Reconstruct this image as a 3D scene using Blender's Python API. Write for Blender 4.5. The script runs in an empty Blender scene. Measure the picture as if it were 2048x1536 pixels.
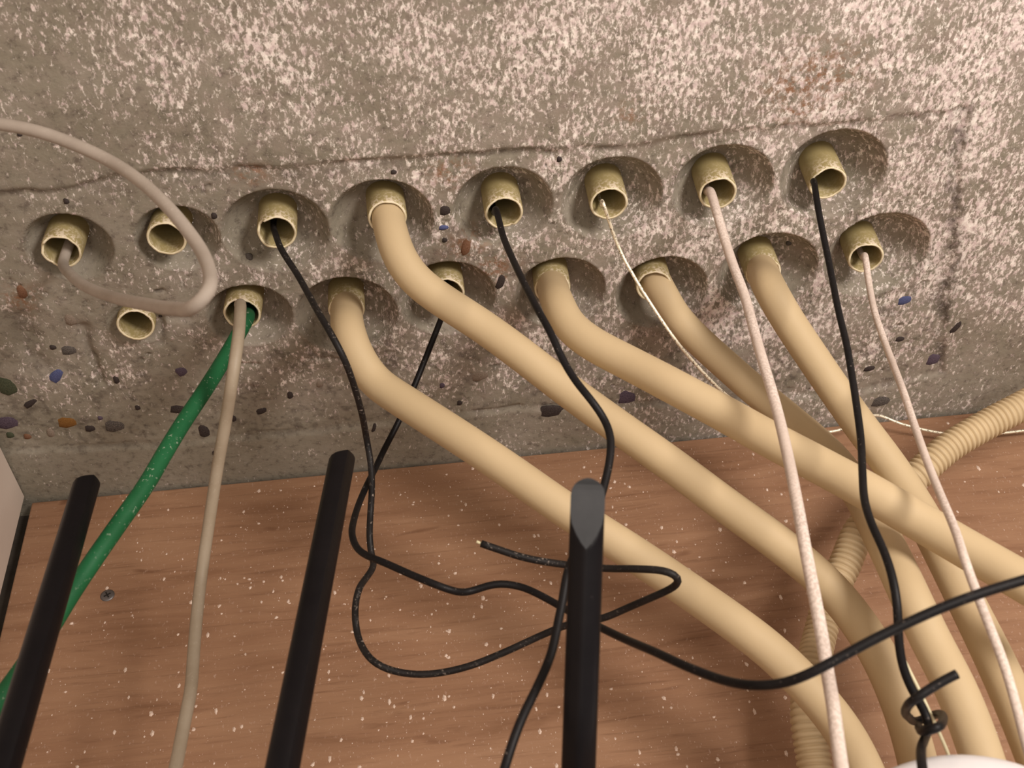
import bpy, math, random
import numpy as np
from mathutils import Vector, Matrix

# ------------------------------------------------------------------ camera
F = 2300.0                                   # focal length in pixels of the 2048 x 1536 frame
def nrm(v): v = np.array(v, float); return v / np.linalg.norm(v)
UPc = nrm((-364, -2268, F))                  # world +Z seen in camera axes (x right, y down, z forward)
_x = nrm((33400, -3036, F)); _x = nrm(_x - UPc * np.dot(_x, UPc))
FWc = -np.cross(UPc, _x); FWc = FWc if FWc[2] > 0 else -FWc
RW = np.array([_x, FWc, UPc])                # rows: world axes in camera axes
CAM = np.array((0.0, 0.0, 2.10))
CEIL = 2.10 + 0.457
WALL = 0.513
scene = bpy.context.scene
C = scene.collection
cd = bpy.data.cameras.new('camera'); cam = bpy.data.objects.new('camera', cd); C.objects.link(cam)
cx, cy, cz = RW @ np.array((1, 0, 0.)), RW @ np.array((0, -1, 0.)), RW @ np.array((0, 0, -1.))
cam.matrix_world = Matrix(((cx[0], cy[0], cz[0], CAM[0]), (cx[1], cy[1], cz[1], CAM[1]), (cx[2], cy[2], cz[2], CAM[2]), (0, 0, 0, 1)))
cd.sensor_width = 36; cd.sensor_fit = 'HORIZONTAL'; cd.lens = F / 2048 * 36
cd.clip_start = 0.01; cd.clip_end = 50
cd.dof.use_dof = True; cd.dof.focus_distance = 0.60; cd.dof.aperture_fstop = 20
scene.camera = cam

# ------------------------------------------------------------------ light
w = bpy.data.worlds.new('world'); scene.world = w; w.use_nodes = True
w.node_tree.nodes['Background'].inputs[0].default_value = (1.0, 0.86, 0.74, 1)
w.node_tree.nodes['Background'].inputs[1].default_value = 0.42
def area(name, loc, target, size, power, col):
    l = bpy.data.lights.new(name, 'AREA'); l.shape = 'DISK'; l.size = size; l.energy = power; l.color = col
    o = bpy.data.objects.new(name, l); C.objects.link(o); o.location = loc
    o.rotation_euler = (Vector(target) - Vector(loc)).to_track_quat('-Z', 'Y').to_euler()
area('hallway_lamp', (0.52, -0.40, 2.10), (0.08, 0.40, 2.53), 0.30, 9.2, (1.0, 0.90, 0.83))
area('room_glow', (-0.10, -0.9, 1.3), (0.0, 0.5, 2.4), 0.9, 4.0, (1.0, 0.87, 0.76))
scene.view_settings.view_transform = 'Standard'; scene.view_settings.look = 'None'
scene.view_settings.exposure = 0.0; scene.view_settings.gamma = 1.0; scene.view_settings.use_curve_mapping = False

# ------------------------------------------------------------------ helpers
def ray(px, py): return RW @ np.array(((px - 1024) / F, (py - 768) / F, 1.0))
def at(px, py, d): return CAM + ray(px, py) * d                      # point at optical depth d
def on_ceil(px, py, drop=0.0):
    r = ray(px, py); return CAM + r * ((CEIL - drop - CAM[2]) / r[2])
def on_wall(px, py, off=0.0):
    r = ray(px, py); return CAM + r * ((WALL - off) / r[1])
rng = np.random.default_rng(7); random.seed(7)

def mesh_obj(name, V, Fs, mat, parent=None, smooth=True):
    me = bpy.data.meshes.new(name); me.from_pydata([tuple(v) for v in V], [], Fs); me.update()
    if smooth: me.polygons.foreach_set('use_smooth', [True] * len(me.polygons))
    me.materials.append(mat)
    o = bpy.data.objects.new(name, me); C.objects.link(o)
    if parent: o.parent = parent
    return o
def tag(o, label, cat, group=None):
    o['label'] = label; o['category'] = cat
    if group: o['group'] = group
    return o
def centre_origin(o, p):
    p = Vector(p); o.data.transform(Matrix.Translation(-p)); o.location = p
def boxmesh(x0, x1, y0, y1, z0, z1):
    V = [(x, y, z) for x in (x0, x1) for y in (y0, y1) for z in (z0, z1)]
    Fs = [(0, 1, 3, 2), (4, 6, 7, 5), (0, 4, 5, 1), (2, 3, 7, 6), (0, 2, 6, 4), (1, 5, 7, 3)]
    return V, Fs
def bevel(o, wd, n=2):
    m = o.modifiers.new('bevel', 'BEVEL'); m.width = wd; m.segments = n

def spline(P, step, sm=3):
    P = np.array(P, float); out = []
    Q = np.vstack([2 * P[0] - P[1], P, 2 * P[-1] - P[-2]])
    for i in range(1, len(Q) - 2):
        p0, p1, p2, p3 = Q[i - 1], Q[i], Q[i + 1], Q[i + 2]
        t0 = 0; t1 = max(1e-6, np.linalg.norm(p1 - p0)) ** .5; t2 = t1 + max(1e-6, np.linalg.norm(p2 - p1)) ** .5
        t3 = t2 + max(1e-6, np.linalg.norm(p3 - p2)) ** .5
        for t in np.linspace(t1, t2, 14, endpoint=False):
            A1 = (t1 - t) / (t1 - t0) * p0 + (t - t0) / (t1 - t0) * p1
            A2 = (t2 - t) / (t2 - t1) * p1 + (t - t1) / (t2 - t1) * p2
            A3 = (t3 - t) / (t3 - t2) * p2 + (t - t2) / (t3 - t2) * p3
            B1 = (t2 - t) / (t2 - t0) * A1 + (t - t0) / (t2 - t0) * A2
            B2 = (t3 - t) / (t3 - t1) * A2 + (t - t1) / (t3 - t1) * A3
            out.append((t2 - t) / (t2 - t1) * B1 + (t - t1) / (t2 - t1) * B2)
    out.append(P[-1]); out = np.array(out)
    s = np.concatenate([[0], np.cumsum(np.linalg.norm(np.diff(out, axis=0), axis=1))])
    n = max(4, int(s[-1] / step)); u = np.linspace(0, s[-1], n)
    R = np.stack([np.interp(u, s, out[:, k]) for k in range(3)], 1)
    for _ in range(sm): R[1:-1] = (R[:-2] + 2 * R[1:-1] + R[2:]) / 4
    return R, u
def tube_geo(R, rad, seg=16, cap=True, base=0):
    T = np.gradient(R, axis=0); T /= np.linalg.norm(T, axis=1)[:, None]
    a = np.array((0, 0, 1.)) if abs(T[0][2]) < .8 else np.array((1., 0, 0))
    N = np.cross(T[0], a); N /= np.linalg.norm(N); V = []; Fs = []
    rad = np.broadcast_to(rad, (len(R),))
    for i in range(len(R)):
        N = N - T[i] * np.dot(N, T[i]); N /= np.linalg.norm(N); B = np.cross(T[i], N)
        for k in range(seg):
            an = 2 * math.pi * k / seg
            V.append(R[i] + rad[i] * (math.cos(an) * N + math.sin(an) * B))
    for i in range(len(R) - 1):
        for k in range(seg):
            a0 = base + i * seg + k; b0 = base + i * seg + (k + 1) % seg
            Fs.append((a0, b0, b0 + seg, a0 + seg))
    if cap:
        Fs.append(tuple(base + k for k in range(seg))[::-1]); Fs.append(tuple(base + (len(R) - 1) * seg + k for k in range(seg)))
    return V, Fs
def tube(name, P, rad, mat, parent=None, seg=16, step=.003, radf=None):
    R, u = spline(P, step)
    rr = rad if radf is None else radf(u)
    V, Fs = tube_geo(R, rr, seg)
    return mesh_obj(name, V, Fs, mat, parent)

# ------------------------------------------------------------------ materials
def new_mat(name, col=(1, 1, 1), rough=.6, spec=.3, metal=0.0):
    m = bpy.data.materials.new(name); m.use_nodes = True
    b = m.node_tree.nodes['Principled BSDF']
    b.inputs['Base Color'].default_value = (*col, 1); b.inputs['Roughness'].default_value = rough
    b.inputs['Specular IOR Level'].default_value = spec; b.inputs['Metallic'].default_value = metal
    return m, m.node_tree.nodes, m.node_tree.links, b
def N_(n, t, **k):
    o = n.new(t)
    for a, v in k.items(): setattr(o, a, v)
    return o
def coords(n, l, scale=(1, 1, 1), rot=(0, 0, 0), kind='Object'):
    tc = n.new('ShaderNodeTexCoord'); mp = n.new('ShaderNodeMapping')
    mp.inputs['Scale'].default_value = scale; mp.inputs['Rotation'].default_value = rot
    l.new(tc.outputs[kind], mp.inputs[0]); return mp.outputs[0]
def noise(n, l, v, scale, detail=3, rough=.55, dist=0):
    t = n.new('ShaderNodeTexNoise'); t.inputs['Scale'].default_value = scale; t.inputs['Detail'].default_value = detail
    t.inputs['Roughness'].default_value = rough; t.inputs['Distortion'].default_value = dist
    l.new(v, t.inputs['Vector']); return t.outputs['Fac']
def ramp(n, l, f, stops):
    r = n.new('ShaderNodeValToRGB'); e = r.color_ramp.elements
    e[0].position, e[0].color = stops[0][0], (*stops[0][1], 1); e[1].position, e[1].color = stops[-1][0], (*stops[-1][1], 1)
    for p, c in stops[1:-1]: q = e.new(p); q.color = (*c, 1)
    l.new(f, r.inputs[0]); return r.outputs['Color']
def maprange(n, l, f, a, b, c=0., d=1.):
    r = n.new('ShaderNodeMapRange'); r.inputs[1].default_value = a; r.inputs[2].default_value = b
    r.inputs[3].default_value = c; r.inputs[4].default_value = d; l.new(f, r.inputs[0]); return r.outputs[0]
def mth(n, l, op, a, b=None):
    m = n.new('ShaderNodeMath'); m.operation = op
    for i, v in enumerate((a, b)):
        if v is None: continue
        if isinstance(v, (int, float)): m.inputs[i].default_value = v
        else: l.new(v, m.inputs[i])
    return m.outputs[0]
def mix(n, l, f, a, b):
    m = n.new('ShaderNodeMix'); m.data_type = 'RGBA'
    for s, v in ((0, f), (6, a), (7, b)):
        if isinstance(v, (int, float)): m.inputs[s].default_value = v
        elif isinstance(v, tuple): m.inputs[s].default_value = (*v, 1)
        else: l.new(v, m.inputs[s])
    return m.outputs[2]
def bump(n, l, b, h, strength, dist):
    k = n.new('ShaderNodeBump'); k.inputs['Strength'].default_value = strength; k.inputs['Distance'].default_value = dist
    l.new(h, k.inputs['Height']); l.new(k.outputs[0], b.inputs['Normal'])

# concrete with stuck dust; "dust" is a per-point amount of plaster dust on the slab
m_conc, n, l, b = new_mat('dusty_concrete', rough=.92, spec=.15)
v = coords(n, l); vs = coords(n, l, (1.0, .52, 1.0), (0, 0, .22))
base = ramp(n, l, noise(n, l, v, 30, 5), [(.30, (.235, .212, .162)), (.5, (.275, .250, .196)), (.7, (.315, .287, .234))])
mot = ramp(n, l, noise(n, l, v, 210, 5, .75), [(.33, (.50, .47, .47)), (.47, (.95, .95, .95)), (.75, (1.10, 1.10, 1.10))])
mm = n.new('ShaderNodeMix'); mm.data_type = 'RGBA'; mm.blend_type = 'MULTIPLY'; mm.inputs[0].default_value = .9
l.new(base, mm.inputs[6]); l.new(mot, mm.inputs[7])
at_ = n.new('ShaderNodeAttribute'); at_.attribute_name = 'dust'
thr = maprange(n, l, at_.outputs['Fac'], 0, 1, .645, .485)
nd = noise(n, l, vs, 470, 5, .74, .3)
patch = noise(n, l, v, 42, 4)
nd2 = mth(n, l, 'ADD', nd, mth(n, l, 'MULTIPLY', mth(n, l, 'SUBTRACT', patch, .5), .34))
df = maprange(n, l, mth(n, l, 'SUBTRACT', nd2, thr), -.02, .085)
dcol = ramp(n, l, noise(n, l, v, 330, 3), [(.35, (.66, .54, .53)), (.5, (.84, .74, .70)), (.65, (1.0, .95, .88))])
film = mth(n, l, 'MULTIPLY', at_.outputs['Fac'], maprange(n, l, noise(n, l, v, 90, 4), .38, .7, .0, .30))
c1 = mix(n, l, film, mm.outputs[2], (.46, .345, .33))
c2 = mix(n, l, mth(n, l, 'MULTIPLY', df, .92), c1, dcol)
st = n.new('ShaderNodeAttribute'); st.attribute_name = 'dirt'
c3 = mix(n, l, mth(n, l, 'MULTIPLY', st.outputs['Fac'], maprange(n, l, noise(n, l, v, 150, 4, .7), .35, .6, .1, 1)), c2, (.065, .05, .042))
rs = n.new('ShaderNodeAttribute'); rs.attribute_name = 'rust'
c4 = mix(n, l, mth(n, l, 'MULTIPLY', mth(n, l, 'MULTIPLY', rs.outputs['Fac'], .9), maprange(n, l, noise(n, l, v, 230, 4, .7), .47, .62)), c3, (.26, .13, .065))
l.new(c4, b.inputs['Base Color'])
hh = mth(n, l, 'ADD', mth(n, l, 'MULTIPLY', df, .6), noise(n, l, v, 600, 3))
bump(n, l, b, hh, .22, .0010)

def plastic(name, c_a, c_b, rough=.5, dust=0., dcol=(.62, .52, .44), dscale=380, spec=.35, thr=.6, top=False, sc=60, endz=0):
    m, n, l, b = new_mat(name, rough=rough, spec=spec)
    v = coords(n, l)
    c = ramp(n, l, noise(n, l, v, sc, 4), [(.3, c_a), (.7, c_b)])
    if dust:
        f = maprange(n, l, noise(n, l, v, dscale, 3, .6), thr, thr + .09)
        f = mth(n, l, 'MULTIPLY', f, dust)
        f = mth(n, l, 'MULTIPLY', f, maprange(n, l, noise(n, l, v, 35, 2), .4, .6, .25, 1.))
        if top:
            g = n.new('ShaderNodeNewGeometry'); s = n.new('ShaderNodeSeparateXYZ'); l.new(g.outputs['Normal'], s.inputs[0])
            f = mth(n, l, 'MULTIPLY', f, maprange(n, l, s.outputs[0], -.5, .7, .15, 1.))
        if endz:
            tz = n.new('ShaderNodeTexCoord'); sz = n.new('ShaderNodeSeparateXYZ'); l.new(tz.outputs['Object'], sz.inputs[0])
            f = mth(n, l, 'MULTIPLY', f, maprange(n, l, sz.outputs[2], .001, endz, 1., .06))
        c = mix(n, l, f, c, dcol)
        rr = maprange(n, l, f, 0, 1, rough, .95); l.new(rr, b.inputs['Roughness'])
    l.new(c, b.inputs['Base Color'])
    bump(n, l, b, noise(n, l, v, 500, 3), .08, .0006)
    return m
m_pipe = plastic('cream_pvc', (.50, .385, .225), (.56, .435, .26), .62, .0, sc=18)
m_rib = plastic('cream_corrugated', (.50, .385, .225), (.56, .435, .26), .62)
m_stub = plastic('aged_pvc', (.29, .235, .10), (.38, .31, .145), .6, .95, (.66, .56, .42), 620, thr=.47, endz=.013)
m_rimcut = plastic('cut_pvc_edge', (.62, .53, .33), (.84, .76, .54), .7, .6, (.85, .78, .66), 700, thr=.5)
m_black = plastic('black_sheath', (.004, .0035, .004), (.008, .007, .0075), .5, .6, (.40, .33, .28), 900, .22, .66, sc=80)
m_blackd = plastic('black_sheath_dusty', (.008, .007, .007), (.018, .015, .014),   .5, .9, (.45, .38, .32), 700, .22, .59, top=True, sc=80)
m_ant = plastic('antenna_plastic', (.0035, .003, .004), (.006, .005, .006), .4, .05, (.25, .2, .2), 300, .16, .7)
m_tip = plastic('antenna_tip_plastic', (.022, .024, .026), (.036, .038, .041), .5, .0, spec=.4)
m_whited = plastic('white_sheath_dusty', (.50, .41, .35), (.60, .50, .43), .7, .6, (.80, .70, .63), 900, thr=.45)
m_white = plastic('white_sheath', (.30, .255, .21), (.37, .32, .27), .8, .2, (.7, .62, .55), 700, thr=.6)
m_grey = plastic('grey_beige_sheath', (.29, .235, .165), (.37, .31, .23), .55, .3, (.55, .47, .38), 700, thr=.6)
m_green = plastic('green_sheath', (.008, .085, .028), (.014, .125, .045), .6, .9, (.45, .50, .40), 500, .25, .62, sc=40)
m_yel = plastic('pale_wire', (.55, .50, .30), (.75, .70, .48), .4)
m_wire, n, l, b = new_mat('steel_pull_wire', (.75, .68, .55), .55, .5, .6)
v = coords(n, l); l.new(ramp(n, l, noise(n, l, v, 900, 2), [(.36, (.22, .18, .13)), (.44, (.95, .88, .70))]), b.inputs['Base Color'])
m_dome = plastic('glossy_white_plastic', (.78, .77, .78), (.82, .81, .82), .22, 0, spec=.5)
m_panel = plastic('white_painted_panel', (.60, .51, .44), (.64, .55, .47), .6, .15, (.7, .6, .5), 300, sc=20)
m_flake = plastic('plaster_flakes', (.60, .45, .36), (.80, .66, .55), .9, sc=900)
m_steel, n, l, b = new_mat('screw_steel', (.20, .19, .19), .45, .5, .8)
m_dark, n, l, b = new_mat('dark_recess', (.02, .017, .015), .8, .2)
m_wallb, n, l, b = new_mat('shadowed_masonry', (.10, .08, .06), .9, .2)
v = coords(n, l); l.new(ramp(n, l, noise(n, l, v, 60, 4), [(.3, (.06, .05, .04)), (.7, (.13, .11, .09))]), b.inputs['Base Color'])
def stone(name, a, c):
    m, n, l, b = new_mat(name, rough=.8, spec=.2); v = coords(n, l)
    l.new(ramp(n, l, noise(n, l, v, 9, 4, .7), [(.35, a), (.65, c)]), b.inputs['Base Color']); return m
ST = dict(grey=stone('grey_pebble', (.035, .032, .03), (.16, .14, .125)), blue=stone('blue_chip', (.05, .06, .15), (.11, .13, .26)),
          rust=stone('rust_pebble', (.13, .06, .03), (.24, .13, .08)), orange=stone('ochre_pebble', (.16, .07, .015), (.24, .12, .035)),
          dark=stone('dark_pebble', (.02, .015, .015), (.07, .055, .05)), green=stone('green_pebble', (.04, .05, .03), (.09, .10, .06)),
          purple=stone('violet_pebble', (.05, .035, .055), (.13, .10, .13)), tan=stone('tan_pebble', (.16, .12, .09), (.3, .25, .2)))

# wood board
m_wood, n, l, b = new_mat('reddish_plywood', rough=.55, spec=.28)
v = coords(n, l); vg = coords(n, l, (1, 1, 7.5), (0, -.02, 0)); vf = coords(n, l, (1, 1, 14))
ga = ramp(n, l, noise(n, l, vg, 9, 6, .6, .7), [(.28, (.225, .118, .064)), (.45, (.290, .160, .092)), (.6, (.325, .186, .108)), (.75, (.36, .212, .128))])
gb = ramp(n, l, noise(n, l, vf, 24, 6, .65, .6), [(.30, (.55, .47, .42)), (.46, (1, 1, 1)), (.8, (1.08, 1.06, 1.03))])
mm = n.new('ShaderNodeMix'); mm.data_type = 'RGBA'; mm.blend_type = 'MULTIPLY'; mm.inputs[0].default_value = .55
l.new(ga, mm.inputs[6]); l.new(gb, mm.inputs[7])
va = coords(n, l, (1, 1, 3.2)); kn = maprange(n, l, noise(n, l, va, 26, 2, .5, .2), .70, .78)
c1 = mix(n, l, mth(n, l, 'MULTIPLY', kn, .6), mm.outputs[2], (.10, .035, .015))
vd = coords(n, l, (1, 1, .55))
ds = maprange(n, l, noise(n, l, vd, 620, 3, .6), .60, .72)
c2 = mix(n, l, mth(n, l, 'MULTIPLY', ds, .38), c1, (.62, .46, .37))
l.new(c2, b.inputs['Base Color'])
bump(n, l, b, noise(n, l, vf, 60, 5), .12, .001)

# ------------------------------------------------------------------ ceiling slab
#          rim centre px,  dimple centre px, dimple half width px, rim half width, dimple depth
STUBS = [
    ('a1', (122, 504), (138, 497), 90, .016), ('a2', (333, 478), (356, 480), 87, .015),
    ('a3', (554, 466), (552, 468), 109, .018), ('a4', (775, 436), (765, 447), 105, .018),
    ('a5', (1008, 427), (1008, 420), 101, .018), ('a6', (1218, 408), (1226, 402), 102, .018),
    ('a7', (1436, 387), (1448, 378), 100, .018), ('a8', (1656, 367), (1668, 352), 104, .019),
    ('b1', (271, 651), (273, 650), 62, .004), ('b2', (484, 628), (500, 637), 87, .018),
    ('b3', (693, 620), (694, 636), 104, .019), ('b4', (893, 588), (896, 602), 98, .018),
    ('b5', (1105, 578), (1122, 590), 91, .018), ('b6', (1308, 573), (1325, 590), 92, .018),
    ('b7', (1527, 547), (1537, 548), 98, .018), ('b8', (1732, 517), (1755, 514), 103, .018)]
S = {}
for k, rim, dim, hw, dep in STUBS:
    e = on_ceil(*rim, drop=.004 if k != 'b3' else .002); c = on_ceil(*dim)
    dcl = on_ceil(dim[0] - hw, dim[1]); dcr = on_ceil(dim[0] + hw, dim[1])
    R = (np.linalg.norm(dcr - dcl) / 2)
    root = np.array((e[0] * .75 + c[0] * .25, e[1] * .75 + c[1] * .25 + .0, CEIL + dep))
    S[k] = dict(end=e, c=c, R=R, dep=dep, root=root)

def vnoise(X, Y, cell, seed):
    g = np.random.default_rng(seed).random((512, 512)); x = X / cell + 200; y = Y / cell + 200
    xi = np.floor(x).astype(int); yi = np.floor(y).astype(int); fx = x - xi; fy = y - yi
    fx = fx * fx * (3 - 2 * fx); fy = fy * fy * (3 - 2 * fy)
    G = lambda i, j: g[i % 512, j % 512]
    return (G(xi, yi) * (1 - fx) + G(xi + 1, yi) * fx) * (1 - fy) + (G(xi, yi + 1) * (1 - fx) + G(xi + 1, yi + 1) * fx) * fy
def segdist(X, Y, P):
    d = np.full(X.shape, 9.)
    for (a, b_) in zip(P[:-1], P[1:]):
        ax, ay = a[:2]; bx, by = b_[:2]; L2 = (bx - ax) ** 2 + (by - ay) ** 2
        t = np.clip(((X - ax) * (bx - ax) + (Y - ay) * (by - ay)) / L2, 0, 1)
        d = np.minimum(d, np.hypot(X - ax - t * (bx - ax), Y - ay - t * (by - ay)))
    return d
def inpoly(X, Y, P):
    ins = np.zeros(X.shape, bool); n_ = len(P)
    for i in range(n_):
        x1, y1 = P[i][:2]; x2, y2 = P[(i + 1) % n_][:2]
        cnd = ((y1 > Y) != (y2 > Y)) & (X < (x2 - x1) * (Y - y1) / (y2 - y1 + 1e-12) + x1); ins ^= cnd
    return ins
xs = np.concatenate([np.linspace(-.9, -.27, 30)[:-1], np.arange(-.27, .41, .0009), np.linspace(.41, .95, 25)])
ys = np.concatenate([np.linspace(-.9, .17, 40)[:-1], np.arange(.17, .528, .0009)])
X, Y = np.meshgrid(xs, ys, indexing='ij')
D = np.zeros(X.shape)
D += (vnoise(X, Y, .07, 1) - .5) * .0018 + (vnoise(X, Y, .014, 2) - .5) * .0004 + (vnoise(X, Y, .004, 3) - .5) * .00018
box = [on_ceil(*p) for p in [(-220, 400), (0, 388), (150, 378), (230, 352), (350, 344), (540, 336), (800, 320), (1020, 305), (1240, 296), (1480, 262), (1700, 244), (1930, 222), (1915, 330), (1908, 480), (1888, 640), (1884, 745), (1700, 790), (1440, 800), (1200, 815), (1010, 822), (870, 840), (600, 868), (300, 890), (60, 905), (-60, 900)]]
wob = (vnoise(X, Y, .01, 4) - .5) * .004; wob2 = (vnoise(X, Y, .008, 5) - .5) * .004
inside = inpoly(X + wob * .5, Y + wob2 * .5, box)
dl = segdist(X + wob * .5, Y + wob2 * .5, box)
sm = np.clip(.5 + np.where(inside, dl, -dl) / .004, 0, 1)
D += sm * .0014
D += sm * ((vnoise(X, Y, .006, 6) - .5) * .0004 + (vnoise(X, Y, .022, 16) - .5) * .0012)
grv = np.exp(-(dl / .0022) ** 2) * np.clip(vnoise(X, Y, .015, 7) * 1.8 - .3, 0, 1)
D += grv * .0009
dirt = grv * .55
sd_ = segdist(X + wob, Y + wob2, [on_ceil(*p) for p in [(1925, 225), (1908, 330), (1903, 480), (1886, 640), (1882, 730)]])
dirt = np.maximum(dirt, np.exp(-(sd_ / .0045) ** 2) * .9 * np.clip(vnoise(X, Y, .006, 21) * 2.4 - .5, 0, 1))
sd_ = segdist(X + wob, Y + wob2, [on_ceil(*p) for p in [(0, 392), (150, 382), (350, 350), (600, 345), (850, 335)]])
dirt = np.maximum(dirt, np.exp(-(sd_ / .006) ** 2) * .4 * np.clip(vnoise(X, Y, .008, 22) * 2 - .6, 0, 1))
pits = np.clip((vnoise(X, Y, .0035, 8) - .86) * 7, 0, 1) * np.clip(vnoise(X, Y, .03, 9) * 2 - .6, 0, 1) * (.25 + .75 * sm)
D += pits * .0012; dirt = np.maximum(dirt, pits)
dirt = np.maximum(dirt, sm * .55 * np.clip((vnoise(X, Y, .0022, 31) * .5 + vnoise(X, Y, .007, 32) * .5 - .60) * 8, 0, 1) * np.clip((Y - .36) / .06, .15, 1))
# amount of dust: thick in the open field to the right, thin to the left and in the smooth strip at the back
a_ = on_ceil(1240, 60)
dust = .50 + 1.15 * np.clip((X + .15) / .32, -.5, 1) * .45
dust += .12 * (vnoise(X, Y, .06, 10) - .5) * 2
dust -= .50 * np.clip((Y - .425) / .05, 0, 1)
dust -= .25 * np.clip((X - .27) / .08, 0, 1) * np.clip((Y - .30) / .1, 0, 1)
dust += .10 * np.clip((.33 - Y) / .1, 0, 1)
dust = np.where(X < -.11, dust - .12, dust)
hole = np.zeros(X.shape, bool)
for k, s in S.items():
    r = np.hypot(X - s['c'][0], (Y - s['c'][1]) * 1.03); t = np.clip(r / s['R'], 0, 1)
    bowl = s['dep'] * np.clip(1 - t ** 3.3, 0, 1)
    mk = np.clip((1.02 - r / s['R']) / .06, 0, 1)
    D = D * (1 - .6 * mk) + bowl
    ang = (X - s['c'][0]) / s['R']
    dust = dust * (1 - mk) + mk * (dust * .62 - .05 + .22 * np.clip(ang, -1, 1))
    rim = np.exp(-((r - s['R']) / .0018) ** 2); dirt = np.maximum(dirt * (1 - mk), rim * .12)
    rr = np.hypot(X - s['root'][0], Y - s['root'][1]); hole |= (rr < .0088)
    dirt = np.maximum(dirt, np.clip(1 - (rr - .0095) / .0035, 0, 1) * .15 * (rr < .014))
# recessed rectangle seen round the small stub on the left, and cast grooves
for P, wd, dp in ([[(318, 690), (322, 640), (368, 640)], .0022, .0012], [[(165, 660), (195, 745), (205, 770)], .003, .0022], [[(30, 640), (60, 700), (85, 740)], .006, .0018],
                  [[(945, 826), (985, 824), (1040, 815)], .0014, .001], [[(520, 735), (460, 735)], .001, .001], [[(610, 690), (640, 722), (690, 725)], .0014, .001]):
    q = np.exp(-(segdist(X + wob, Y, [on_ceil(*p) for p in P]) / wd) ** 2); D += q * dp; dirt = np.maximum(dirt, q * .35)
rust = np.zeros(X.shape)
for px, py, r_ in ((1640, 150, .016), (1590, 175, .012), (1600, 215, .010), (900, 350, .008), (930, 495, .008), (985, 540, .010), (40, 600, .008), (1270, 225, .006), (500, 350, .006)):
    c = on_ceil(px, py); rust = np.maximum(rust, np.exp(-(((X - c[0]) / r_ / 1.3) ** 2 + ((Y - c[1]) / r_) ** 2)))
dust = np.clip(dust, 0, 1.1)
nx, ny = X.shape
V = np.stack([X, Y, CEIL + D], -1).reshape(-1, 3).astype(np.float32)
i = np.arange(nx - 1)[:, None] * ny + np.arange(ny - 1)[None, :]
keep = ~hole[:-1, :-1]
ii = i[keep]
quads = np.stack([ii, ii + 1, ii + ny + 1, ii + ny], 1).astype(np.int32)
me = bpy.data.meshes.new('ceiling'); nf = len(quads)
me.vertices.add(len(V)); me.vertices.foreach_set('co', V.ravel())
me.loops.add(nf * 4); me.loops.foreach_set('vertex_index', quads.ravel())
me.polygons.add(nf); me.polygons.foreach_set('loop_start', np.arange(nf, dtype=np.int32) * 4)
me.polygons.foreach_set('use_smooth', np.ones(nf, bool)); me.update(calc_edges=True)
for nm, arr in (('dust', dust), ('dirt', dirt), ('rust', rust)):
    at2 = me.attributes.new(nm, 'FLOAT', 'POINT'); at2.data.foreach_set('value', arr.ravel().astype(np.float32))
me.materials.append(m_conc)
ceiling = bpy.data.objects.new('ceiling', me); C.objects.link(ceiling); ceiling['kind'] = 'structure'
ceiling['label'] = 'dusty cast concrete ceiling with round recesses around the conduit ends'

# pebbles and chips bedded in the concrete
import bmesh
bm = bmesh.new(); bmesh.ops.create_icosphere(bm, subdivisions=2, radius=1)
for q in bm.verts: q.co *= 1 + random.uniform(-.14, .14)
for f in bm.faces: f.smooth = True
base_me = {}
for kk, mt in ST.items():
    me2 = bpy.data.meshes.new('pebble'); bm.to_mesh(me2); me2.materials.append(mt); base_me[kk] = me2
bm.free()
PEB = [(112, 757, 22, 9, 50, 'blue'), (134, 850, 22, 13, 0, 'orange'), (230, 855, 22, 14, 0, 'grey'), (137, 706, 17, 11, 0, 'grey'), (232, 765, 7, 10, 0, 'dark'),
       (363, 748, 13, 10, 30, 'purple'), (408, 866, 12, 15, 0, 'dark'), (358, 822, 20, 11, -10, 'dark'), (60, 812, 20, 6, 35, 'dark'), (12, 850, 24, 15, 0, 'purple'),
       (19, 876, 9, 8, 0, 'green'), (54, 879, 9, 7, 0, 'rust'), (44, 588, 11, 14, 0, 'rust'), (522, 828, 12, 7, 15, 'dark'), (580, 796, 7, 10, 0, 'dark'), (12, 775, 20, 22, 0, 'green'),
       (1256, 799, 19, 15, 0, 'purple'), (1102, 827, 24, 13, 0, 'dark'), (1002, 569, 9, 17, -15, 'dark'), (890, 483, 6, 6, 0, 'dark'), (891, 425, 12, 13, 0, 'dark'),
       (933, 497, 10, 20, -10, 'rust'), (888, 458, 11, 6, 0, 'blue'), (1812, 604, 15, 11, 10, 'blue'), (1868, 722, 13, 13, 0, 'purple'), (1762, 803, 19, 12, 0, 'grey'),
       (1120, 322, 6, 7, 0, 'dark'), (788, 349, 7, 6, 0, 'dark'), (428, 435, 7, 9, 0, 'dark'), (133, 403, 7, 7, 0, 'dark'), (40, 268, 6, 5, 0, 'dark'), (497, 528, 7, 8, 0, 'grey'),
       (960, 755, 18, 12, 10, 'tan'), (105, 700, 8, 6, 0, 'dark'), (100, 872, 9, 12, 0, 'tan'), (140, 642, 12, 14, 0, 'tan'), (1912, 655, 7, 14, -25, 'dark'), (1802, 682, 10, 6, 0, 'dark'),
       (430, 905, 6, 6, 0, 'dark'), (320, 640, 5, 4, 0, 'dark'), (467, 842, 6, 8, 0, 'dark'), (748, 858, 4, 9, -20, 'dark'), (885, 775, 6, 7, 0, 'purple'), (920, 810, 6, 6, 0, 'dark'),
       (640, 775, 8, 8, 0, 'tan'), (1595, 520, 6, 6, 0, 'grey'), (1740, 740, 12, 7, 0, 'dark'), (180, 862, 12, 8, 0, 'dark'), (200, 840, 6, 5, 0, 'purple'), (275, 820, 6, 6, 0, 'dark')]
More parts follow.
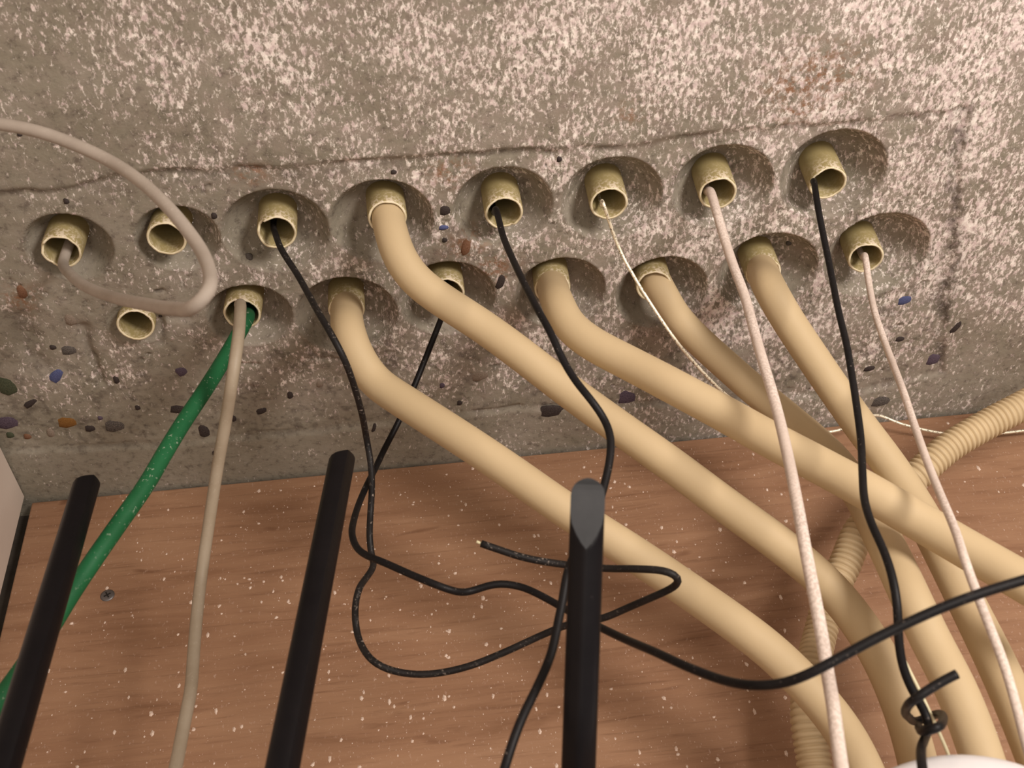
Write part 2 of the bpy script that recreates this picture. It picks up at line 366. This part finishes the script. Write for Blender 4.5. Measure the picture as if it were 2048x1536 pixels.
def ceil_z(x, y):
    a = min(max(np.searchsorted(xs, x), 0), nx - 1); c = min(max(np.searchsorted(ys, y), 0), ny - 1); return CEIL + D[a, c]
for px, py, a, c, rot, kk in PEB:
    p = on_ceil(px, py); q = on_ceil(px + a, py); r = on_ceil(px, py + c)
    o = bpy.data.objects.new('pebble', base_me[kk]); C.objects.link(o)
    rx, ry = np.linalg.norm(q - p), np.linalg.norm(r - p) * .9
    o.location = (p[0], p[1], ceil_z(p[0], p[1]) + .0009); o.scale = (rx * 1.15, ry * 1.15, .0017); o.rotation_euler = (0, 0, math.radians(-rot))
    o.parent = ceiling
    if kk == 'blue' and a > 20: o['label'] = 'blue plastic chip'

# ------------------------------------------------------------------ walls and board
XL = on_ceil(57, 1004)[0]
V, Fs = boxmesh(-.9, .95, WALL + .0136, WALL + .10, 1.55, CEIL + .004); o = mesh_obj('wall_back', V, Fs, m_wallb, smooth=False); o['kind'] = 'structure'
V, Fs = boxmesh(XL - .016, XL, -.45, WALL - .004, 1.62, CEIL - .0006); o = mesh_obj('wall_left', V, Fs, m_panel, smooth=False); o['kind'] = 'structure'; bevel(o, .0012)
V, Fs = boxmesh(XL + .0028, .93, WALL, WALL + .0135, 1.70, CEIL - .0022)
board = mesh_obj('plywood_board', V, Fs, m_wood, smooth=False); bevel(board, .0008)
tag(board, 'reddish brown plywood back board sprinkled with white plaster flakes, below the concrete', 'board')
centre_origin(board, (0, WALL, 1.9))
# flakes stuck on the board
FV, FF = [], []
cnt = 0
while cnt < 3200:
    x = rng.uniform(XL + .01, .42); z = rng.uniform(CEIL - .30, CEIL - .004)
    dens = .35 + .65 * math.exp(-((x - .0) / .16) ** 2)
    if rng.random() > dens: continue
    sz = .00022 + .0010 * rng.random() ** 6; el = rng.uniform(.8, 1.9); an = rng.uniform(0, 6.28); n0 = len(FV); m_ = 5
    for j in range(m_):
        t = 2 * math.pi * j / m_ + an; rr = sz * rng.uniform(.6, 1.2); FV.append((x + rr * math.cos(t), WALL - .00005, z + rr * el * math.sin(t)))
    FV.append((x, WALL - sz * .6 - .0001, z))
    for j in range(m_): FF.append((n0 + j, n0 + (j + 1) % m_, n0 + m_))
    FF.append(tuple(n0 + j for j in range(m_))[::-1]); cnt += 1
fl = mesh_obj('plaster_flakes', [(a, b_ - WALL, c - 1.9) for a, b_, c in FV], FF, m_flake, board, smooth=False); fl['kind'] = 'stuff'; fl['label'] = 'white plaster flakes'

def lathe(name, prof, seg, mat, parent=None, M=None):
    V, Fs = [], []
    for r, z in prof:
        for k in range(seg):
            t = 2 * math.pi * k / seg; p = Vector((r * math.cos(t), r * math.sin(t), z)); V.append(M @ p if M else p)
    for i_ in range(len(prof) - 1):
        for k in range(seg):
            a, c = i_ * seg + k, i_ * seg + (k + 1) % seg; Fs.append((a, c, c + seg, a + seg))
    return mesh_obj(name, V, Fs, mat, parent)
sp = on_wall(215, 1191)
Ms = Matrix.Translation((sp[0], 0, sp[2] - 1.9)) @ Matrix.Rotation(math.pi / 2, 4, 'X')
sh = lathe('screw', [(.00005, .0006), (.0012, .0007), (.0030, .0005), (.0038, .0002), (.0038, -.0005)], 20, m_steel, board, Ms)
V1, F1 = boxmesh(-.0019, .0019, -.00035, .00035, .0006, .0009); V2, F2 = boxmesh(-.00035, .00035, -.0019, .0019, .0006, .00092)
V1 = [Ms @ (Matrix.Rotation(.5, 4, 'Z') @ Vector(p)) for p in V1 + V2]; F1 = F1 + [tuple(k + 8 for k in f) for f in F2]
mesh_obj('cross_slot', V1, F1, m_dark, sh, smooth=False)

# ------------------------------------------------------------------ conduit stubs
LAB = {
 'a1': 'conduit stub in upper row with the looping off-white cable coming out, nearest left edge',
 'a2': 'dusty conduit stub behind the arched off-white cable, second from left in upper row',
 'a3': 'open conduit stub with black wire, above the green cable, third from left in upper row',
 'a4': 'conduit stub in upper row holding the longest bent cream conduit, fourth from left',
 'a5': 'open conduit stub with broken dark top rim and black wire, at centre of upper row',
 'a6': 'dusty conduit stub with thin shiny steel wire coming out',
 'a7': 'conduit stub with dusty white cable coming out, in upper row',
 'a8': 'rightmost conduit stub of the upper row, with straight black wire',
 'b1': 'short empty flush conduit stub with nothing in it, lower left',
 'b2': 'conduit stub with both the green and the grey cable coming out',
 'b3': 'conduit stub in lower row holding the leftmost bent cream conduit, dark ring at joint',
 'b4': 'conduit stub half hidden behind the long bent cream conduit, lower row',
 'b5': 'conduit stub holding a bent cream conduit, left of the steel wire, lower row',
 'b6': 'conduit stub in lower row with bent cream conduit off-centre, beside the steel wire',
 'b7': 'conduit stub holding the rightmost bent cream conduit, lower row',
 'b8': 'rightmost conduit stub of the lower row, with thin pale cable'}
RO, RI = .0095, .0081
def frame(d):
    d = d / np.linalg.norm(d); a = np.cross(d, (0, 1, 0)); a /= np.linalg.norm(a); return d, a, np.cross(d, a)
for k, s in S.items():
    d, a, b2 = frame(s['root'] - s['end']); e = s['end']; s['dir'] = d
    L = np.linalg.norm(s['root'] - e) + .035
    seg = 40; V = []; Fs = []
    wav = np.array([rng.uniform(-.0004, .0004) for _ in range(seg)]); wav = (wav + np.roll(wav, 1) + np.roll(wav, -1)) / 1.5
    if k == 'a5': wav[int(seg * .68):int(seg * .82)] += .0016
    if k == 'a3': wav[3:6] += .002
    if k == 'a1': wav[1:4] += .002
    prof = [(RO - .0002, L), (RO, .004), (RO, .0012), (RO - .0003, .0002), (RO - .0009, 0.), (RI, .0003), (RI - .0001, .003), (RI - .0002, L * .5), (RI - .0003, L - .002)]
    for j, (r, z) in enumerate(prof):
        for q in range(seg):
            t = 2 * math.pi * q / seg; zz = z + (wav[q] if z < .003 else 0)
            V.append(e + d * zz + r * (math.cos(t) * a + math.sin(t) * b2))
    for j in range(len(prof) - 1):
        for q in range(seg):
            A, B = j * seg + q, j * seg + (q + 1) % seg; Fs.append((A, A + seg, B + seg, B))
    j = (len(prof) - 1) * seg; Fs.append(tuple(j + q for q in range(seg)))
    o = mesh_obj('conduit_stub', V, Fs, m_stub)
    o.data.materials.append(m_rimcut); o.data.materials.append(m_dark)
    for idx, pl in enumerate(o.data.polygons):
        if 3 * seg <= idx < 5 * seg: pl.material_index = 1
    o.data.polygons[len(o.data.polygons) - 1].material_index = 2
    centre_origin(o, e)
    tag(o, LAB[k], 'pipe', 'conduit stubs in the ceiling recesses')

# ------------------------------------------------------------------ bent conduits
def path(pts, Dm, start=None, inn=.022, off=(0, 0)):
    """control points (px, py, apparent width px) of a tube Dm metres thick"""
    P = [at(x, y, F * Dm / w_) for x, y, w_ in pts]
    if start:
        s = S[start]; o_ = np.array((off[0], off[1], 0.))
        P = [s['end'] + s['dir'] * inn + o_, s['end'] + s['dir'] * .006 + o_] + P
    return P
PD = .016
def conduit(pts, start, label, off=(0, 0)):
    R, u = spline(path(pts, PD, start, .028, off), .003, 9)
    V, Fs = tube_geo(R, PD / 2, 28)
    o = mesh_obj('bent_conduit', V, Fs, m_pipe); centre_origin(o, R[0]); tag(o, label, 'pipe', 'bent cream conduits'); return o
cA = conduit([(786, 480, 67.5), (802, 522, 68), (832, 562, 68), (882, 599, 68), (957, 647, 68), (1020, 692, 68.5), (1152, 793, 69), (1254, 866, 70), (1355, 938, 71), (1448, 1008, 72), (1565, 1093, 73), (1653, 1168, 73), (1712, 1238, 74), (1763, 1320, 75), (1803, 1414, 76), (1830, 1502, 78), (1856, 1620, 80)], 'a4',
        'longest bent cream conduit, crossing the middle from upper row down to the right')
cB = conduit([(697, 662, 67.5), (706, 695, 68), (746, 760, 68), (805, 801, 69), (906, 866, 70), (1008, 934, 71), (1134, 1022, 72), (1281, 1116, 73), (1398, 1196, 74), (1448, 1231, 75), (1536, 1297, 76), (1612, 1370, 77), (1676, 1446, 78), (1718, 1518, 80), (1760, 1620, 82)], 'b3',
        'leftmost bent cream conduit, lowest of the diagonal ones, passing behind the middle black antenna')
cC = conduit([(1118, 612, 67), (1136, 650, 68), (1183, 687, 69), (1254, 724, 70), (1355, 777, 72), (1457, 832, 73), (1520, 868, 74.5), (1638, 930, 76), (1741, 986, 78), (1844, 1046, 79), (1961, 1114, 81), (2048, 1164, 83), (2170, 1236, 85)], 'b5',
        'bent cream conduit lying across the others and leaving at the right edge')
cD = conduit([(1326, 588, 61), (1347, 628, 60.5), (1396, 680, 60.5), (1457, 735, 61), (1508, 780, 61.5), (1582, 840, 62), (1661, 910, 64), (1720, 990, 68), (1762, 1070, 74), (1790, 1127, 77), (1829, 1212, 80), (1866, 1290, 81), (1906, 1365, 83), (1948, 1468, 85), (1990, 1600, 88)], 'b6',
        'bent cream conduit beside the steel wire, passing under the crossing conduit then straight down', (.0012, 0))
cE = conduit([(1541, 580, 66), (1567, 627, 66), (1615, 700, 66), (1671, 782, 66), (1725, 858, 67), (1776, 925, 67.5), (1835, 1015, 69), (1890, 1118, 72), (1938, 1215, 74), (1990, 1320, 78), (2044, 1440, 82), (2100, 1580, 86)], 'b7',
        'rightmost bent cream conduit, running down beside the thin pale cable')

# corrugated conduit
pts = [(2230, 720, 60), (2130, 768, 60), (2048, 810, 61), (1968, 852, 61.5), (1896, 896, 62), (1840, 945, 62.5), (1775, 1005, 63), (1720, 1060, 64), (1692, 1124, 65), (1660, 1195, 66), (1640, 1270, 67), (1622, 1350, 69), (1616, 1440, 71), (1627, 1516, 72), (1645, 1640, 74)]
R, u = spline(path(pts, PD), .00042)
V, Fs = tube_geo(R, PD / 2 * (1 - .19 * (1 - np.abs(np.cos(math.pi * u / .0030))) ** 1.4), 26)
o = mesh_obj('corrugated_conduit', V, Fs, m_rib); centre_origin(o, R[0]); tag(o, 'ribbed flexible cream conduit running behind the smooth ones at the right', 'pipe')

# ------------------------------------------------------------------ cables
def cable(name, pts, Dm, mat, label, start=None, off=(0, 0), cat='cable', seg=14, step=.0025, group=None):
    R, u = spline(path(pts, Dm, start, .028, off), step)
    V, Fs = tube_geo(R, Dm / 2, seg)
    o = mesh_obj(name, V, Fs, mat); centre_origin(o, R[0]); tag(o, label, cat, group); return o
W = .003; BK = 'black wires'
k1 = cable('black_wire', [(550, 465, 12.6), (562, 498, 12.8), (593, 546, 13), (616, 587, 13.3), (641, 632, 13.8), (664, 671, 14), (688, 717, 14), (708, 771, 13.7), (723, 824, 13.4), (733, 877, 13), (742, 930, 13), (744, 974, 13), (741, 1025, 13), (739, 1076, 13.2), (743, 1110, 13.2), (748, 1132, 13.4), (733, 1155, 13.6), (716, 1182, 14), (710, 1215, 14), (712, 1255, 14), (722, 1290, 14.2), (748, 1325, 14.4), (790, 1343, 14.4), (850, 1349, 14.4), (930, 1335, 14.4), (1010, 1304, 14.4), (1080, 1272, 14.4), (1140, 1248, 14.6), (1205, 1237, 14.8), (1252, 1217, 15), (1310, 1192, 15.4), (1348, 1174, 15.6), (1360, 1157, 15.8), (1341, 1144, 15.8), (1281, 1138, 15.6), (1211, 1137, 15.2), (1134, 1130, 15), (1046, 1115, 15), (1003, 1101, 15), (962, 1087, 15)],
       W, m_blackd, 'dusty black wire from third upper stub, looping and ending in a cut tip', 'a3', (-.002, .001), group=BK)
R, u = spline([at(962, 1087, F * W / 15), at(953, 1083, F * W / 15)], .0005)
V, Fs = tube_geo(R, .0006, 8); e_ = mesh_obj('cut_tip', V, Fs, m_yel); e_.parent = k1; e_.matrix_parent_inverse = k1.matrix_basis.inverted(); e_['label'] = 'pale cut tip'
cable('black_wire', [(893, 610, 12.1), (879, 646, 12.0), (827, 776, 12.1), (797, 844, 12.15), (769, 898, 12.3), (752, 934, 12.5), (733, 972, 12.9), (718, 1007, 13.3), (707, 1043, 13.8), (704, 1071, 14.2), (713, 1096, 14.4), (733, 1111, 14.6), (766, 1124, 14.8), (817, 1147, 15), (868, 1168, 15.2), (906, 1182, 15.2), (936, 1185, 15), (964, 1175, 15), (995, 1167, 15), (1041, 1173, 15), (1076, 1188, 15.2), (1111, 1207, 15.4), (1150, 1229, 15.8), (1205, 1257, 16.4), (1251, 1279, 17), (1310, 1304, 18), (1380, 1336, 18.8), (1448, 1361, 19.5), (1507, 1371, 20.2), (1565, 1367, 20.6), (1624, 1345, 21), (1682, 1314, 21), (1741, 1282, 21), (1800, 1253, 21), (1887, 1214, 21), (1975, 1182, 21), (2048, 1160, 21), (2200, 1110, 21)],
      W, m_black, 'black wire from the half hidden stub, snaking over the board and off the right edge', 'b4', (0, .004), group=BK)
cable('black_wire', [(992, 418, 12.8), (997, 437, 13), (1007, 475, 13.4), (1028, 524, 14), (1051, 572, 14.5), (1076, 620, 15), (1102, 667, 15.4), (1127, 722, 15.6), (1152, 763, 15.8), (1183, 801, 16), (1208, 837, 16), (1221, 872, 16.2), (1221, 910, 16.4), (1212, 957, 16.6), (1190, 1030, 17), (1155, 1095, 17.4), (1134, 1147, 17.8), (1126, 1197, 18), (1117, 1241, 18.2), (1102, 1310, 18.6), (1074, 1375, 19), (1040, 1445, 19.5), (1008, 1540, 20), (985, 1640, 21)],
      W, m_black, 'black wire from the centre upper stub, passing behind the tall middle antenna and down', 'a5', (-.0045, .003), group=BK)
cable('black_wire', [(1628, 362, 12.4), (1631, 383, 12.6), (1637, 421, 12.8), (1647, 472, 13), (1660, 535, 13.3), (1677, 622, 13.8), (1693, 688, 14.2), (1705, 758, 14.6), (1714, 817, 15), (1722, 881, 15.4), (1725, 948, 16), (1729, 1001, 16.5), (1744, 1050, 17), (1767, 1100, 17.4), (1785, 1155, 17.8), (1795, 1215, 18), (1797, 1275, 18), (1805, 1332, 18), (1826, 1384, 18), (1846, 1416, 18), (1858, 1445, 18), (1850, 1475, 18.6), (1842, 1502, 20), (1846, 1545, 21), (1860, 1620, 21.5)],
      W, m_black, 'black wire from the top right stub, hanging straight down to the twisted knot', 'a8', (-.0062, .002), group=BK)
cable('black_wire_twist', [(1914, 1348, 20), (1888, 1361, 20), (1858, 1379, 20), (1830, 1398, 20), (1813, 1416, 19), (1817, 1434, 17.2), (1836, 1442, 16.6), (1862, 1432, 16.6), (1880, 1428, 17.2), (1886, 1440, 18.6), (1872, 1456, 19.8), (1852, 1462, 19.6), (1838, 1455, 18)],
      W, m_black, 'short black wire end curled round the hanging black wire above the white dome', step=.001, group=BK)
cable('pale_wire', [(1806, 1315, 7.4), (1814, 1332, 7.4), (1849, 1402, 7.4), (1872, 1452, 7.4), (1893, 1499, 7.4), (1915, 1560, 7.4)], .0013, m_yel, 'very thin pale yellow wire behind the black knot above the white dome', cat='wire', seg=8)
cable('steel_wire', [(1206, 404, 7.1), (1218, 442, 7), (1241, 503, 6.9), (1272, 560, 6.9), (1305, 613, 6.9), (1345, 672, 6.9), (1381, 717, 6.8), (1442, 781, 6.6), (1500, 822, 6.2), (1560, 850, 5.8), (1606, 864, 5.6), (1650, 865, 5.6), (1690, 857, 5.6), (1730, 836, 5.6), (1757, 830, 5.55), (1794, 845, 5.55), (1821, 853, 5.55), (1875, 865, 5.55), (1940, 870, 5.55), (1995, 867, 5.55), (2048, 861, 5.55), (2150, 845, 5.55)],
      .00165, m_wire, 'thin shiny twisted steel pull wire curving down behind the conduits', 'a6', (-.003, .004), cat='wire', seg=10)
cable('white_cable', [(1420, 380, 18.4), (1433, 423, 18.7), (1451, 484, 19), (1468, 535, 19.3), (1489, 590, 19.8), (1500, 630, 20.2), (1521, 707, 21), (1545, 787, 21.8), (1564, 860, 22.6), (1580, 933, 23.4), (1597, 1021, 24.4), (1614, 1115, 25.4), (1630, 1197, 26), (1646, 1285, 26.5), (1655, 1345, 27), (1666, 1410, 28), (1680, 1516, 29), (1700, 1640, 30)],
      .0045, m_whited, 'dusty pinkish white cable hanging over all the conduits, thicker of the two right ones', 'a7', (-.004, .003))
cable('thin_pale_cable', [(1731, 515, 13), (1737, 560, 13), (1749, 622, 13.3), (1768, 680, 13.7), (1789, 736, 14.3), (1808, 787, 15), (1832, 860, 15.8), (1858, 933, 16.6), (1882, 992, 17.2), (1911, 1062, 18.2), (1931, 1124, 19), (1951, 1180, 19.3), (1972, 1235, 19.4), (2005, 1320, 19.6), (2029, 1399, 20), (2050, 1480, 20.4), (2085, 1600, 21)],
      .0033, m_whited, 'thin dusty pale cable furthest right, crossing over the conduits', 'b8', (0, .003))
cable('off_white_cable', [(126, 522, 21), (140, 548, 22), (170, 572, 23), (228, 595, 24.5), (290, 608, 26.5), (345, 617, 28.5), (390, 613, 30), (414, 588, 30), (420, 550, 29), (402, 500, 28), (368, 452, 27.5), (330, 408, 27), (279, 361, 26.5), (216, 320, 26), (152, 290, 26), (76, 263, 26), (0, 248, 26), (-90, 243, 26), (-180, 250, 26)],
      .0050, m_white, 'off-white cable looping from the far left stub and arching up to the left edge', 'a1', (.001, .003))
cable('grey_cable', [(481, 612, 23.4), (479, 650, 24.2), (475, 687, 24.8), (464, 763, 25), (452, 839, 24.6), (434, 941, 24.2), (417, 1053, 24), (403, 1150, 24), (393, 1238, 24.6), (387, 1311, 25.2), (381, 1384, 26), (369, 1443, 26.5), (352, 1531, 27.5), (325, 1640, 29)],
      .0055, m_grey, 'greyish beige cable hanging down the board right of the green cable', 'b2', (-.001, -.0035))
cable('green_cable', [(492, 640, 30), (474, 674, 30.3), (446, 722, 30.8), (408, 783, 32), (366, 846, 33), (330, 905, 34), (292, 970, 35), (241, 1043, 36), (190, 1116, 37), (142, 1188, 37.5), (95, 1265, 38), (45, 1338, 39), (0, 1400, 39.5), (-70, 1490, 40)],
      .0074, m_green, 'thick green cable slanting down to the left behind the left antenna', 'b2', (.0018, .0038), seg=20)

# ------------------------------------------------------------------ antennas
def antenna(top, bot, wt, wb, label, cut, AW=.0105):
    T = at(*top, F * AW / wt); B = at(*bot, F * AW / wb); B = T + (B - T) * 1.25
    ax = (B - T); L = np.linalg.norm(ax); ax /= L
    vw = CAM - (T + B) / 2; vw -= ax * np.dot(vw, ax); vw /= np.linalg.norm(vw); sd = np.cross(ax, vw)
    if not cut:
        q = math.radians(-18); vw, sd = vw * math.cos(q) + sd * math.sin(q), sd * math.cos(q) - vw * math.sin(q)
    h = AW / 2; th = .0042
    prof = [(-1, -.55), (-1, .05), (-.88, .35), (-.60, .62), (-.30, .84), (0, 1.0), (.30, .84), (.60, .62), (.88, .35), (1, .05), (1, -.55), (.8, -1), (-.8, -1)]
    if cut: ss = [0, .0003, .001, .002, .0035, .0055, .008, .00993, .01361, .01668, .01918, .021, .0225]
    else: ss = [0, .0002, .0006, .0012, .004]
    ss += [L * .35, L * .6, L]
    V, Fs = [], []; n_ = len(prof); tipf = []
    for s_ in ss:
        if cut:
            rr = h; f_ = math.sqrt(max(.02, 1 - (1 - min(1, s_ / rr)) ** 2)); clip = float(np.interp(s_, [0, .011, .021], [-.6, .12, 1.0]))
            tw = 1.0
        else:
            f_ = 1 - .10 * max(0, 1 - s_ / .0012); clip = 2; tw = 1
        for (a, c) in prof:
            V.append(T + ax * (s_ + (0 if cut else .0016 * (a + 1) * (1 if s_ < .003 else 0))) + sd * a * h * f_ + vw * min(c, clip) * th * (1 if not cut else max(.5, f_)))
    for i_ in range(len(ss) - 1):
        for k in range(n_):
            a, c = i_ * n_ + k, i_ * n_ + (k + 1) % n_
            if not cut or ss[i_] > .0215: Fs.append((a, c, c + n_, a + n_)); continue
            tri = [(a, c, c + n_), (a, c + n_, a + n_)] if k < 5 else [(a, c, a + n_), (c, c + n_, a + n_)]
            for t3 in tri:
                if k < 9 and all(prof[q % n_][1] >= float(np.interp(ss[q // n_], [0, .011, .021], [-.6, .12, 1.0])) - .004 for q in t3): tipf.append(len(Fs))
                Fs.append(t3)
    Fs.append(tuple(range(n_))[::-1]); Fs.append(tuple((len(ss) - 1) * n_ + k for k in range(n_)))
    root = bpy.data.objects.new('antenna', None); C.objects.link(root); root.location = Vector(B); root.empty_display_size = .01
    body = mesh_obj('antenna_blade', [np.array(p) - B for p in V], Fs, m_ant, root, smooth=False)
    if not cut: bevel(body, .0006, 2)
    for p_ in body.data.polygons: p_.use_smooth = True
    body.data.materials.append(m_tip)
    if cut:
        for idx in tipf: body.data.polygons[idx].material_index = 1; body.data.polygons[idx].use_smooth = False
    # hinge where the blade joins its router below the picture
    R_, _ = spline([np.array((0, 0, 0.)), -0 * ax + ax * .012, ax * .024], .004)
    V2, F2 = tube_geo(R_, .0045, 16); mesh_obj('hinge', V2, F2, m_ant, root)
    tag(root, label, 'antenna', 'black router antennas'); return root
antenna((178, 958), (8, 1536), 50, 68, 'black router antenna nearest the left edge, in front of the green cable', False)
antenna((688, 908), (567, 1536), 50, 68, 'black router antenna between the grey cable and the middle of the board', False)
antenna((1177, 957), (1157, 1536), 69, 69, 'black antenna with pale rounded slanted tip, rightmost of three', True)

# ------------------------------------------------------------------ white dome at the lower right
dc = at(1945, 1845, .335)
ax = nrm(CAM - dc); ax = nrm(ax + np.array((0, 0, .35)))
Md = Matrix.Translation(Vector(dc)) @ Vector(ax).to_track_quat('Z', 'Y').to_matrix().to_4x4()
prof = [(.00005, .014), (.020, .0138), (.036, .0125), (.0405, .0115), (.0415, .0106), (.0422, .0104), (.0455, .0095), (.0485, .0070), (.0502, .0030), (.0505, -.002), (.0500, -.020), (.046, -.024), (.00005, -.024)]
root = bpy.data.objects.new('white_dome_cover', None); C.objects.link(root); root.location = Vector(dc) + Vector((0, 0, 0)); root.empty_display_size = .01
Mi = Matrix.Translation(-Vector(dc)) @ Md
lathe('cover_rim', prof[4:], 96, m_dome, root, Mi); lathe('cover_cap', prof[:5], 96, m_dome, root, Mi)
tag(root, 'glossy white round plastic cover at the bottom right corner, behind the black wire', 'cover')
